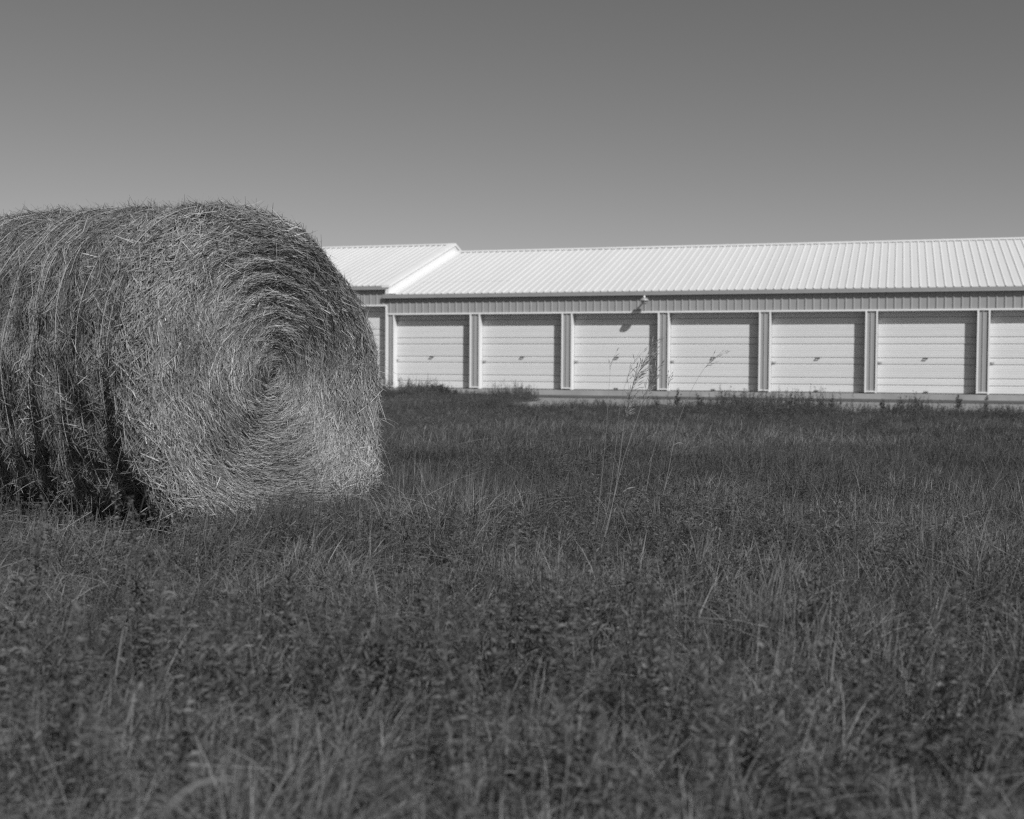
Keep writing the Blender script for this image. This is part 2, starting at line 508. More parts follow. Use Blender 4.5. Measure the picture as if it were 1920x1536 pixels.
# ================================================================== HAY BALE
R = 0.87; RHO = 0.15; LEN = 2.0; PHI = math.radians(55)
BALE_Y = 6.2; BALE_X = (518 - 960) / F_PX * BALE_Y
bale = bpy.data.objects.new('hay_bale', None); C.objects.link(bale)
bale.location = (BALE_X, BALE_Y, 0.0); bale.rotation_euler = (0, 0, PHI - math.pi / 2)
tag(bale, 'large round hay bale with spiral straw end, standing in the field grass', 'hay bale')
qa = R - RHO; qb = qa + RHO * math.pi / 2; qc = qb + LEN - 2 * RHO; qd = qc + RHO * math.pi / 2; qe = qd + qa
GROOVES = [(.03, .075), (.22, .02), (.40, .022), (.60, .065), (.78, .02), (.95, .035), (1.15, .03), (1.35, .02), (1.55, .02)]   # along the side from the near edge, depth
CX, CZ = 0.20, 0.02               # spiral centre offset in the face
def bale_surf(q, th, lift=0.0):
    """q runs from the near face centre over the rounded edge along the side to the far face; th around"""
    q = np.asarray(q, float); th = np.asarray(th, float)
    face = q < qa
    psi = np.clip((q - qa) / RHO, 0, math.pi / 2)
    r = np.where(face, q, qa + RHO * np.sin(psi))
    a = np.where(face, 0.0, -RHO * (1 - np.cos(psi)))
    sd_ = np.clip(q - qb, 0, qc - qb)
    a = a - sd_
    psi2 = np.clip((q - qc) / RHO, 0, math.pi / 2)
    r = np.where(q > qc, qa + RHO * np.cos(psi2), r)
    a = np.where(q > qc, a - RHO * np.sin(psi2), a)
    r = np.where(q > qd, np.maximum(qe - q, 0), r)
    ct, st = np.cos(th), np.sin(th)
    # dished face with loose spiral layers
    fw_ = np.clip(1 - (q / qa) ** 2, 0, 1) * face
    yl, zl = ct * r, st * r
    vee = np.clip(1 - np.abs(zl + .06) / R, 0, 1)
    rightw = sstep(-.5, .12, yl)
    fall = sstep(qb, qa - .22, q)
    dish = -0.05 * fw_ - 0.21 * vee ** 1.2 * rightw * fall
    spir = q / 0.085 - th / (2 * math.pi)
    lay = (np.abs((spir % 1) - .5) * 2) ** 1.5
    dish = dish - 0.016 * lay * (1.4 * fbm(th * 2 + 3, q * 9, 2) + .3) * sstep(0.03, .2, q) * sstep(qa + .1, qa - .15, q)
    dish = dish + 0.07 * (fbm(ct * r * 3 + 20, st * r * 3 + 20, 2) - .5) * sstep(0, .25, q) * sstep(qb + .1, qa, q)
    # a fold that runs down from the middle of the face
    dish = dish - 0.035 * np.exp(-((ct * r + .05) / .07) ** 2) * sstep(.02, -.12, st * r) * sstep(-.5, -.2, st * r) * face
    # grooves pressed by the twine, deeper low down
    low = 0.45 + 0.9 * sstep(.25, -.6, st)
    gr = 0
    for g, d in GROOVES:
        gg = g + .025 * np.sin(th * 2 + g * 9)
        gr = gr + d * np.exp(-((q - qb - gg) / .05) ** 2)
    bulge = (fbm(th * 2.5 + 40, (q - qb) * 3 + 12, 3) - .5) * 0.10 + (fbm(th * 9 + 4, (q - qb) * 11 + 2, 2) - .5) * 0.05
    r = r - (gr * low - bulge) * sstep(qa - .05, qb, q) * sstep(qd, qc, q)
    r = r * (1 + 0.02 * np.sin(2 * th + 1)) + .015 * sd_
    # lift along the profile normal
    nr = np.where(face, 0, np.where(q > qd, 0, np.where(q > qc, np.cos(psi2), np.sin(psi))))
    na = np.where(face, 1, np.where(q > qd, -1, np.where(q > qc, -np.sin(psi2), np.cos(psi))))
    r = r + nr * lift; a = a + dish + na * lift
    lo_ = sstep(.15, -.75, st) * sstep(.2, 1.0, r / R)
    y = r * np.sign(ct) * np.abs(ct) ** (1 - .38 * lo_) - .115 * st * r * sstep(.3, 1, r / R); z = r * st
    low2 = sstep(.1, -.7, z / R)
    y = y * (1 + 0.09 * low2) - .06 * sstep(.1, 1, z / R) + CX * np.clip(1 - r / R, 0, 1)
    z = z + CZ * np.clip(1 - r / R, 0, 1)
    z = R + z - .045
    z = np.where(z < 0.06, 0.06 + (z - 0.06) * .3, z)
    # sagging skirt at the foot of the face
    a = a + 0.06 * sstep(.5, .12, z) * sstep(qb + .3, qb - .1, q)
    return np.stack([a, y, z], -1)

nq, nth = 150, 200
Q, TH = np.meshgrid(np.linspace(0.001, qe - .001, nq), np.linspace(0, 2 * math.pi, nth, endpoint=False), indexing='ij')
V = bale_surf(Q, TH, -0.045).reshape(-1, 3)
i, j = np.meshgrid(np.arange(nq - 1), np.arange(nth), indexing='ij')
a = (i * nth + j).ravel(); b = (i * nth + (j + 1) % nth).ravel()
F = np.stack([a, a + nth, b + nth, b], -1)
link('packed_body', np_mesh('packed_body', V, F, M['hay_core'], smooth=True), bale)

def straw_batch(n, q0, q1, th0, th1, ang, angj, lmin, lmax, wmin, wmax, lift0, lift1, curl=.25, tip=0.02, K=4, seed=0, byarea=True):
    r = np.random.default_rng(seed)
    if byarea:                    # face: even spread over a disc
        q = np.sqrt(r.random(n) * (q1 ** 2 - q0 ** 2) + q0 ** 2)
    else:
        q = r.random(n) * (q1 - q0) + q0
    th = r.random(n) * (th1 - th0) + th0
    rad = np.where(q < qa, np.maximum(q, .05), np.where(q < qb, qa + RHO * np.sin(np.clip((q - qa) / RHO, 0, 1.57)), R))
    an = ang(q, th) + r.normal(0, 1, n) * angj
    sgn = np.where(r.random(n) < .5, 1, -1)
    L = lmin + (lmax - lmin) * r.random(n) ** 1.6
    L = np.minimum(L, np.where(q < qa, 0.4 + q * 1.3, 9)) if byarea else L
    u = np.linspace(-.5, .5, K)[None] * L[:, None]
    cv = r.normal(0, curl, n)[:, None] * (u ** 2) * 4
    du = u * np.cos(an)[:, None] - cv * np.sin(an)[:, None]
    dv = u * np.sin(an)[:, None] + cv * np.cos(an)[:, None]
    th_ = th[:, None] + sgn[:, None] * du / rad[:, None]
    q_ = np.maximum(q[:, None] + dv, .004)
    lf = lift0 + (lift1 - lift0) * r.random(n)
    e = np.abs(np.linspace(-1, 1, K))[None] ** 2
    lf_ = lf[:, None] + e * (r.random(n)[:, None] * tip - .008) 
    lf_[:, -1] += (r.random(n) ** 6) * tip * 2.0
    P = bale_surf(q_, th_, lf_)
    # outward normal by differences
    e1 = bale_surf(q_ + .01, th_, lf_) - P; e2 = bale_surf(q_, th_ + .02, lf_) - P
    Nn = unit(np.cross(e2, e1))
    T = unit(np.gradient(P, axis=1))
    side = unit(np.cross(Nn, T))
    roll = r.normal(0, .7, n)[:, None, None]
    Wv = unit(side * np.cos(roll) + Nn * np.sin(roll))
    w = (wmin + (wmax - wmin) * r.random(n) ** 2)[:, None] * np.array([.75] + [1] * (K - 2) + [.45])[None]
    Vv, Ff = ribbons(P, Wv, w)
    sh = np.clip(r.lognormal(-.06, .36, n), .3, 2.1)
    sh = sh * (.55 + .9 * fbm(np.cos(th) * q * 5 + 33, np.sin(th) * q * 5 + q * 3 + 33, 3))     # patches of paler and darker hay
    sh = sh * np.where(q > qa, 1 - .24 * sstep(qa, qb + .08, q), 1)                              # the outer wraps are weathered
    return Vv, Ff, np.repeat(sh, K * 2)

def join(batches):
    Vs, Fs, Ss, o = [], [], [], 0
    for v, f, s in batches:
        Vs.append(v); Fs.append(f + o); Ss.append(s); o += len(v)
    return np.concatenate(Vs), np.concatenate(Fs), np.concatenate(Ss)

zero = lambda q, th: (fbm(np.cos(th) * q * 5 + 9, np.sin(th) * q * 5 + 9, 2) - .5) * 0.7
wild = lambda q, th: (fbm(th * 3 + 7, q * 6 + 3, 3) - .5) * (1.6 + 2.6 * sstep(.45, -.15, np.sin(th)))
bt = [straw_batch(60000, 0, qa + .06, 0, 2 * math.pi, zero, .10, .08, .40, .0020, .0050, -.045, .008, tip=.022, K=5, seed=11),
      straw_batch(7000, 0, qa, 0, 2 * math.pi, zero, .35, .04, .16, .0018, .0036, -.010, .008, tip=.04, K=3, seed=12)]
v, f, s = join(bt)
tag(link('end_straw', np_mesh('end_straw', v, f, M['hay'], s), bale), kind='stuff')
TA, TB = 0.9, 2 * math.pi - .9
bt = [straw_batch(66000, qa - .05, qc + .1, TA, TB, wild, .45, .05, .24, .0022, .0058, -.045, .008, tip=.03, K=3, seed=21, byarea=False),
      straw_batch(20000, qa - .1, qb + .15, 0, 2 * math.pi, zero, .42, .05, .22, .0022, .0056, -.045, .008, tip=.03, K=3, seed=22, byarea=False),
      straw_batch(16000, qb, qc + .1, 0.8, TB, zero, .16, .12, .36, .0017, .0034, -.008, .008, tip=.02, K=5, seed=23, byarea=False),
      straw_batch(9000, qc, qe, 0, 2 * math.pi, zero, .4, .05, .20, .003, .005, -.02, .01, K=3, seed=24, byarea=False),
      straw_batch(12000, qb, qc + .1, -.9, .9, wild, .5, .05, .2, .003, .005, -.02, .01, K=3, seed=25, byarea=False)]
for k, (g, d) in enumerate(GROOVES):          # straw drawn in along each twine
    bt.append(straw_batch(1500, qb + g - .03, qb + g + .035, TA, TB, lambda q, th: 0 * q, .10, .12, .40, .0016, .0032, -.005, .014, tip=.015, K=5, seed=40 + k, byarea=False))
v, f, s = join(bt)
tag(link('side_straw', np_mesh('side_straw', v, f, M['hay'], s), bale), kind='stuff')

# loose straws that stand off the edges
def loose(n, q0, q1, t0, t1, lmin, lmax, out, seed, droop=.5, wid=.0035):
    r = np.random.default_rng(seed)
    q = r.uniform(q0, q1, n); th = r.uniform(t0, t1, n)
    P0 = bale_surf(q, th, -.02)
    e1 = bale_surf(q + .01, th, -.02) - P0; e2 = bale_surf(q, th + .02, -.02) - P0
    Nn = unit(np.cross(e2, e1)); Tt = unit(e2); Tq = unit(e1)
    d = unit(Nn * out * r.uniform(.3, 1, n)[:, None] + Tt * r.normal(-.3, .8, n)[:, None] + Tq * r.normal(0, .6, n)[:, None])
    L = lmin + (lmax - lmin) * r.random(n) ** 2
    K = 6; u = np.linspace(0, 1, K)[None]
    P = P0[:, None] + d[:, None] * (u * L[:, None])[..., None]
    P[..., 2] -= (u ** 2) * (L * droop * r.random(n))[:, None]
    P[..., 2] = np.maximum(P[..., 2], .03)
    T = unit(np.gradient(P, axis=1))
    S = unit(np.cross(T, r.normal(0, 1, (n, 1, 3))))
    w = (wid * r.uniform(.6, 1.3, n))[:, None] * np.linspace(1, .5, K)[None]
    Vv, Ff = ribbons(P, S, w)
    return Vv, Ff, np.repeat(np.clip(r.normal(1, .25, n), .4, 1.7), K * 2)
PIh = math.pi / 2
bt = [loose(500, qa - .02, qb + .1, -.9, .75, .05, .17, .6, 31, wid=.0028),
      loose(380, qa - .02, qb + .12, -.1, .8, .08, .27, .8, 38, droop=.2, wid=.0034),
      loose(420, qa, qb + .2, .75, 2.2, .05, .18, .35, 32, wid=.003),
      loose(160, qa + .05, qb + .1, .9, 1.5, .08, .2, .3, 39, droop=1.2, wid=.0034),
      loose(380, qa - .1, qb + .1, -1.1, .2, .12, .36, 1.0, 33, droop=.9, wid=.003),
      loose(330, qb, qc, 1.2, 2.4, .05, .2, .25, 34, wid=.0028),
      loose(1100, qb, qc, 2.4, 4.3, .06, .30, .25, 35, droop=1.0, wid=.0026),
      loose(300, qa, qb + .15, 2.2, 4.4, .05, .20, .3, 36, droop=.9, wid=.0026),
      loose(260, 0.1, qa, 0, 6.28, .04, .16, .25, 37, wid=.0026)]
v, f, s = join(bt)
tag(link('loose_straw', np_mesh('loose_straw', v, f, M['hay'], s), bale), kind='stuff')

# chaff and straw shed round the foot of the bale
r = np.random.default_rng(91)
n = 1000
tt_ = r.random(n); a_ = np.abs(r.normal(0, .32, n)); side_ = r.random(n) < .65
lx = np.where(side_, a_ + .02, -r.random(n) * LEN); ly = np.where(side_, r.uniform(-.75, .95, n), -.55 - a_)
dirn = r.uniform(0, 6.28, n); L_ = r.uniform(.05, .2, n); K = 3
u_ = np.linspace(-.5, .5, K)[None] * L_[:, None]
P = np.stack([lx[:, None] + u_ * np.cos(dirn)[:, None], ly[:, None] + u_ * np.sin(dirn)[:, None],
              (.05 + .10 * r.random(n))[:, None] + u_ * r.normal(0, .35, n)[:, None]], -1)
S_ = unit(r.normal(0, 1, (n, 1, 3)) * np.ones((1, K, 1)))
v, f = ribbons(P, S_, np.full((n, K), .003))
tag(link('shed_straw', np_mesh('shed_straw', v, f, M['hay'], np.repeat(r.uniform(.5, 1.1, n), K * 2)), bale), kind='stuff')

# twine wraps, each its own loop round the bale
tr = random.Random(9)
for k, (g, d) in enumerate(GROOVES):
    for extra in range(2 if k in (0, 3) else 1):
        m = MB(); n = 90
        off = extra * .035
        th = np.linspace(0, 2 * math.pi, n)
        qq = qb + g + .025 * np.sin(th * 2 + g * 9) + off + .004 * np.sin(th * 3 + k)
        P = bale_surf(qq, th, .024 + .006 * np.sin(th * 7 + k))
        for _ in range(5):                     # taut: the twine bridges the small hollows
            P[1:-1] = (P[:-2] + 2 * P[1:-1] + P[2:]) / 4
        m.tube([tuple(p) for p in P], [.0019] * n, 5)
        m.build('twine', M['twine'], bale, True)

# ================================================================== VEGETATION
tuft_col = bpy.data.collections.new('tufts')      # source meshes only, not linked to the scene
def blade_tuft(r, n, hmin, hmax, spread, lean, w, shade0, shade1, K=5, wind=.25, tile=False):
    base = r.uniform(-spread, spread, (n, 3)) if tile else r.normal(0, spread, (n, 3))
    base[:, 2] = -.02
    L = r.uniform(hmin, hmax, n)
    if tile:
        o_ = r.uniform(0, 90, 2)
        L = L * (.22 + 1.5 * sstep(.22, .8, fbm(base[:, 0] * 8 + o_[0], base[:, 1] * 8 + o_[1], 2)))
    az = r.uniform(0, 2 * math.pi, n)
    ln = np.abs(r.normal(0, lean, n)) + .05
    u = np.linspace(0, 1, K)[None]
    hor = (ln[:, None] * (u ** 1.8)) * L[:, None]
    P = np.empty((n, K, 3))
    P[..., 0] = base[:, 0:1] + hor * np.cos(az)[:, None] + wind * L[:, None] * u ** 1.5
    P[..., 1] = base[:, 1:2] + hor * np.sin(az)[:, None]
    P[..., 2] = base[:, 2:3] + L[:, None] * (u - .28 * np.minimum(ln, 1.6)[:, None] * u ** 2.2)
    rot = az + math.pi / 2 + r.normal(0, .6, n)
    S = np.stack([np.cos(rot), np.sin(rot), r.normal(0, .25, n)], -1)[:, None] * np.ones((1, K, 1))
    ww = w * r.uniform(.6, 1.3, n)[:, None] * np.array([.7, 1, .9, .65, .15])[None] if K == 5 else w * np.ones((n, K))
    V, F = ribbons(P, unit(S), ww)
    return V, F, np.repeat(np.minimum(r.uniform(shade0, shade1, n) * r.lognormal(-.05, .3, n), 1.75), K * 2)

def leafy(r, nst, h0, h1, spread, leaf, per, shade0, shade1, lean=.3, spike=0.0, stemw=.0025, tile=False):
    out = []
    for _ in range(nst):
        L = r.uniform(h0, h1); az = r.uniform(0, 6.28); ln = abs(r.normal(0, lean))
        b = np.array([r.uniform(-spread, spread), r.uniform(-spread, spread), -.02]) if tile else np.array([r.normal(0, spread), r.normal(0, spread), -.02])
        K = 6; u = np.linspace(0, 1, K)
        P = np.stack([b[0] + L * (ln * np.cos(az) * u ** 1.5 + .08 * u), b[1] + L * ln * np.sin(az) * u ** 1.5, b[2] + L * u * (1 - .15 * ln)], -1)
        S = np.zeros((1, K, 3)); S[..., 0] = math.cos(az); S[..., 1] = math.sin(az)
        V, F = ribbons(P[None], S, np.linspace(stemw, stemw * .5, K)[None])
        out.append((V, F, np.full(len(V), r.uniform(.6, 1.0) * shade1)))
        n = int(per * L / .2)
        t = r.uniform(.15, 1.0, n) ** .8
        c = np.stack([np.interp(t, u, P[:, k]) for k in range(3)], -1)
        la = r.uniform(0, 6.28, n); el = r.uniform(.1, 1.2, n)
        d = np.stack([np.cos(la) * np.cos(el), np.sin(la) * np.cos(el), np.sin(el)], -1)
        reach = (leaf * (1.6 - t * (1.0 - spike)) * r.uniform(.6, 1.3, n))
        P0 = c + d * (reach * .25)[:, None]; P1 = c + d * (reach * .75)[:, None]; P2 = c + d * (reach * 1.3)[:, None]
        P2[:, 2] -= reach * .2
        PP = np.stack([P0, P1, P2], 1)
        S = unit(np.cross(d, r.normal(0, 1, (n, 3))))[:, None] * np.ones((1, 3, 1))
        W = (reach * .2)[:, None] * np.array([.35, 1.0, .15])[None]
        V, F = ribbons(PP, S, W)
        out.append((V, F, np.repeat(r.uniform(shade0, shade1, n) * r.lognormal(-.03, .22, n), 6)))
    return join(out)

TUFTS = []
def add_tuft(kind, data, mat):
    v, f, s = data
    o = bpy.data.objects.new('tuft_%02d' % len(TUFTS), np_mesh('tuft', v, f, M[mat], s))
    tuft_col.objects.link(o); TUFTS.append(kind)
tr_ = np.random.default_rng(77)
T = .37                                            # half a tile; tiles stand 0.6 m apart and overlap a little
def gtile(k, w=1.0, b=1.0): return [blade_tuft(tr_, int(3000 * k), .04, .15, T, 1.15, .0036 * w, .55 * b, 1.35 * b, tile=True), blade_tuft(tr_, int(110 * k), .08, .18, T, .95, .0032 * w, .6 * b, 1.5 * b, tile=True),
                             blade_tuft(tr_, int(700 * k), .04, .10, T, .9, .004 * w, .6 * b, 1.2 * b, tile=True)]
def ltile(k, w=1.0): return [leafy(tr_, int(250 * k), .06, .19, T, .0135 * w, 32, .65, 1.35, tile=True), blade_tuft(tr_, int(1300 * k), .05, .15, T, 1.1, .0034 * w, .6, 1.35, tile=True)]
for k in range(6): add_tuft('grass', join(gtile(1.0, 1, (.70, .72, 1.0, 1.05, 1.4, 1.45)[k]) + ltile(.15)), 'grass')
for k in range(4): add_tuft('leaf', join(ltile(1.0) + gtile(.25)), 'leaf')
for k in range(6): add_tuft('fgrass', join(gtile(.42, 1.5, (.72, .74, 1.03, 1.08, 1.4, 1.45)[k]) + ltile(.06, 1.4)), 'grass')
for k in range(3): add_tuft('fleaf', join(ltile(.38, 1.5) + gtile(.12, 1.4)), 'leaf')
for k in range(3): add_tuft('dry', blade_tuft(tr_, 7, .10, .26, .14, 1.0, .0028, .4, 1.1), 'dry')
for k in range(5): add_tuft('weed', leafy(tr_, 16, .12, .30, .14, .024, 40, .6, 1.35, lean=.25, spike=.1), 'weed')
for k in range(3): add_tuft('tall', leafy(tr_, 5, .22, .40, .12, .022, 40, .8, 1.4, lean=.25, spike=.3), 'leaf')
IDX = {k: [i for i, t in enumerate(TUFTS) if t == k] for k in set(TUFTS)}

ng = bpy.data.node_groups.new('scatter_plants', 'GeometryNodeTree')
ng.interface.new_socket('Geometry', in_out='INPUT', socket_type='NodeSocketGeometry')
ng.interface.new_socket('Geometry', in_out='OUTPUT', socket_type='NodeSocketGeometry')
gi = ng.nodes.new('NodeGroupInput'); go = ng.nodes.new('NodeGroupOutput')
iop = ng.nodes.new('GeometryNodeInstanceOnPoints'); iop.inputs['Pick Instance'].default_value = True
ci = ng.nodes.new('GeometryNodeCollectionInfo'); ci.inputs['Collection'].default_value = tuft_col
ci.inputs['Separate Children'].default_value = True; ci.inputs['Reset Children'].default_value = True
def nattr(name, typ):
    n = ng.nodes.new('GeometryNodeInputNamedAttribute'); n.data_type = typ; n.inputs['Name'].default_value = name
    return n.outputs['Attribute']
e2r = ng.nodes.new('FunctionNodeEulerToRotation')
ng.links.new(gi.outputs[0], iop.inputs['Points'])
ng.links.new(ci.outputs[0], iop.inputs['Instance'])
ng.links.new(nattr('idx', 'INT'), iop.inputs['Instance Index'])
ng.links.new(nattr('rot', 'FLOAT_VECTOR'), e2r.inputs[0]); ng.links.new(e2r.outputs[0], iop.inputs['Rotation'])
ng.links.new(nattr('scl', 'FLOAT_VECTOR'), iop.inputs['Scale'])
ng.links.new(iop.outputs[0], go.inputs[0])

def scatter(name, label, cat, X, Y, idx, scl, tilt=.12, seed=0):
    r = np.random.default_rng(seed); n = len(X)
    Z = ground_z(X, Y)
    me = bpy.data.meshes.new(name)
    me.vertices.add(n); me.vertices.foreach_set('co', np.stack([X, Y, Z], -1).astype(np.float32).ravel())
    rot = np.stack([r.normal(0, tilt, n), r.normal(0, tilt, n), r.normal(0, 1.0, n)], -1)
    a = me.attributes.new('rot', 'FLOAT_VECTOR', 'POINT'); a.data.foreach_set('vector', rot.astype(np.float32).ravel())
    sc3 = np.stack([scl[:, 0], scl[:, 0], scl[:, 1]], -1)
    a = me.attributes.new('scl', 'FLOAT_VECTOR', 'POINT'); a.data.foreach_set('vector', sc3.astype(np.float32).ravel())
    a = me.attributes.new('idx', 'INT', 'POINT'); a.data.foreach_set('value', idx.astype(np.int32))
    o = link(name, me)
    md = o.modifiers.new('scatter', 'NODES'); md.node_group = ng
    return tag(o, label, cat, kind='stuff')

def in_bale(X, Y, pad):
    dx, dy = X - BALE_X, Y - BALE_Y
    c, s = math.sin(PHI), -math.cos(PHI)           # face normal
    a = dx * c + dy * s; t = -dx * s + dy * c
    return (a < pad) & (a > -LEN - pad) & (np.abs(t) < .45 + pad)

def edge_off(s):
    """how near the building (facade offset) the growth reaches"""
    e = -13.0 + 5.5 * (fbm(s * .55 + 5, 2.2, 3) - .5)
    return e + 10.0 * sstep(5.6, 2.4, s) * (0.86 + .28 * fbm(s * .8, 9.1, 2)) + 2.5 * sstep(15.5, 17.5, s)

r = np.random.default_rng(21)
g0 = 0.6
gx, gy = np.meshgrid(np.arange(-19, 19, g0), np.arange(.5, 40, g0), indexing='ij')
X = (gx + r.uniform(-.14, .14, gx.shape)).ravel(); Y = (gy + r.uniform(-.14, .14, gy.shape)).ravel()
s, o = to_fac(X, Y)
keep = (np.abs(X) < .45 * Y + 2.2) & (o < edge_off(s)) & ~in_bale(X, Y, -.3)
X, Y, s, o = X[keep], Y[keep], s[keep], o[keep]; n = len(X)
pn = fbm(X * .5 + 60, Y * .5 + 60, 3); pn2 = fbm(X * .9 + 10, Y * .9 + 80, 2)
isleaf = r.random(n) < np.clip(.12 + .34 * sstep(4, 10, Y) + 2.2 * (pn - .47), .04, .9)
far = Y > 11.5
tone = fbm(X * .28 + 70, Y * .28 + 20, 2) + r.normal(0, .07, n) - .13 * sstep(.15, .5, X / (Y + 1)) + .05 * sstep(.2, -.1, X / (Y + 1))
lvl = 2 * np.digitize(tone, [.44, .55]) + r.integers(0, 2, n)
gid = np.where(far, np.array(IDX['fgrass'])[lvl], np.array(IDX['grass'])[lvl])
lid = np.where(far, r.choice(IDX['fleaf'], n), r.choice(IDX['leaf'], n))
hs = (.7 + .65 * pn2) * r.uniform(.9, 1.12, n) * (.55 + .45 * sstep(-.5, -7, (o - edge_off(s)) / (1 + 2 * sstep(2.4, 5.6, s)) * 2))
hs = hs * (1 - .4 * sstep(6, 4, s) * sstep(-16, -9, o))
hs = hs * np.where(in_bale(X, Y, .8), 1.65, 1.0)
ws = r.uniform(.95, 1.08, n)
g = ~isleaf
# single dry tufts and taller stems between
def extra(n, y0, y1, kind, h0, h1, cl=.0):
    y = np.sqrt(r.random(n) * (y1 ** 2 - y0 ** 2) + y0 ** 2); x = r.uniform(-1, 1, n) * (.45 * y + 1.0)
    s_, o_ = to_fac(x, y)
    k = (o_ < edge_off(s_) - .3) & ~in_bale(x, y, 0) & (fbm(x * .8 + 9, y * .8 + 9, 2) > cl)
    x, y = x[k], y[k]
    return x, y, r.choice(IDX[kind], len(x)), np.stack([r.uniform(.8, 1.2, len(x)), r.uniform(h0, h1, len(x))], -1)
ex = [extra(150, 3.4, 9, 'dry', .4, .75), extra(1500, 9, 30, 'dry', .6, 1.0)]
tl = [extra(130, .9, 3.4, 'tall', .6, 1.1, .36), extra(160, 3.2, 8, 'tall', .5, .85, .5)]
cat_ = np.concatenate
scatter('field_grass', 'short dark field grass covering the ground around the bale', 'grass', cat_([X[g]] + [e[0] for e in ex]), cat_([Y[g]] + [e[1] for e in ex]),
        cat_([gid[g]] + [e[2] for e in ex]), cat_([np.stack([ws, hs], -1)[g]] + [e[3] for e in ex]), tilt=.05, seed=5)
l_ = isleaf
scatter('field_clover', 'small-leaved clover growing through the field grass', 'clover', cat_([X[l_]] + [e[0] for e in tl]), cat_([Y[l_]] + [e[1] for e in tl]),
        cat_([lid[l_]] + [e[2] for e in tl]), cat_([np.stack([ws, hs], -1)[l_]] + [e[3] for e in tl]), tilt=.05, seed=6)

# darker, taller weeds along the drive
r = np.random.default_rng(15)
n = 9000
S = r.uniform(-9, 24, n); O = r.uniform(-20, -2, n)
en = edge_off(S)
dist = en - O
w8 = np.exp(-np.clip(dist, 0, 99) / 2.2) * (dist > -.5) * (.3 + 1.6 * sstep(.35, .55, fbm(S * .45 + 3, O * .45 + 7, 2)))
w8 = np.maximum(w8, 1.3 * np.exp(-((S + 1.2) / 1.1) ** 2) * np.exp(-((O + 3.4) / 1.1) ** 2))
keep = r.random(n) < w8
S, O = S[keep], O[keep]; n = len(S)
XY = np.array([fac(a, b) for a, b in zip(S, O)])
hs = (.55 + 1.15 * r.random(n) ** 2.0) * (.65 + .7 * sstep(.4, .65, fbm(S * .6 + 13, O * .2 + 3, 2))) * (1 + .35 * np.exp(-((S + 1.4) / 1.2) ** 2))
scatter('verge_weeds', 'band of darker bushy weeds along the edge of the gravel drive', 'weeds', XY[:, 0], XY[:, 1], r.choice(IDX['weed'], n), np.stack([r.uniform(.8, 1.3, n), hs], -1), seed=8)

fx, fy, fi, fs = extra(2600, 3.5, 27, 'weed', .35, .75)
pw = fbm(fx * .55 + 31, fy * .4 + 77, 3) + .07 * sstep(.1, .35, fx / fy) + .12 * np.exp(-((fx - .75) / .8) ** 2 - ((fy - 6.6) / 1.3) ** 2)
k_ = pw > .55
scatter('field_weeds', 'patches of darker bushy weeds growing through the field grass', 'weeds', fx[k_], fy[k_], fi[k_], fs[k_], seed=9)

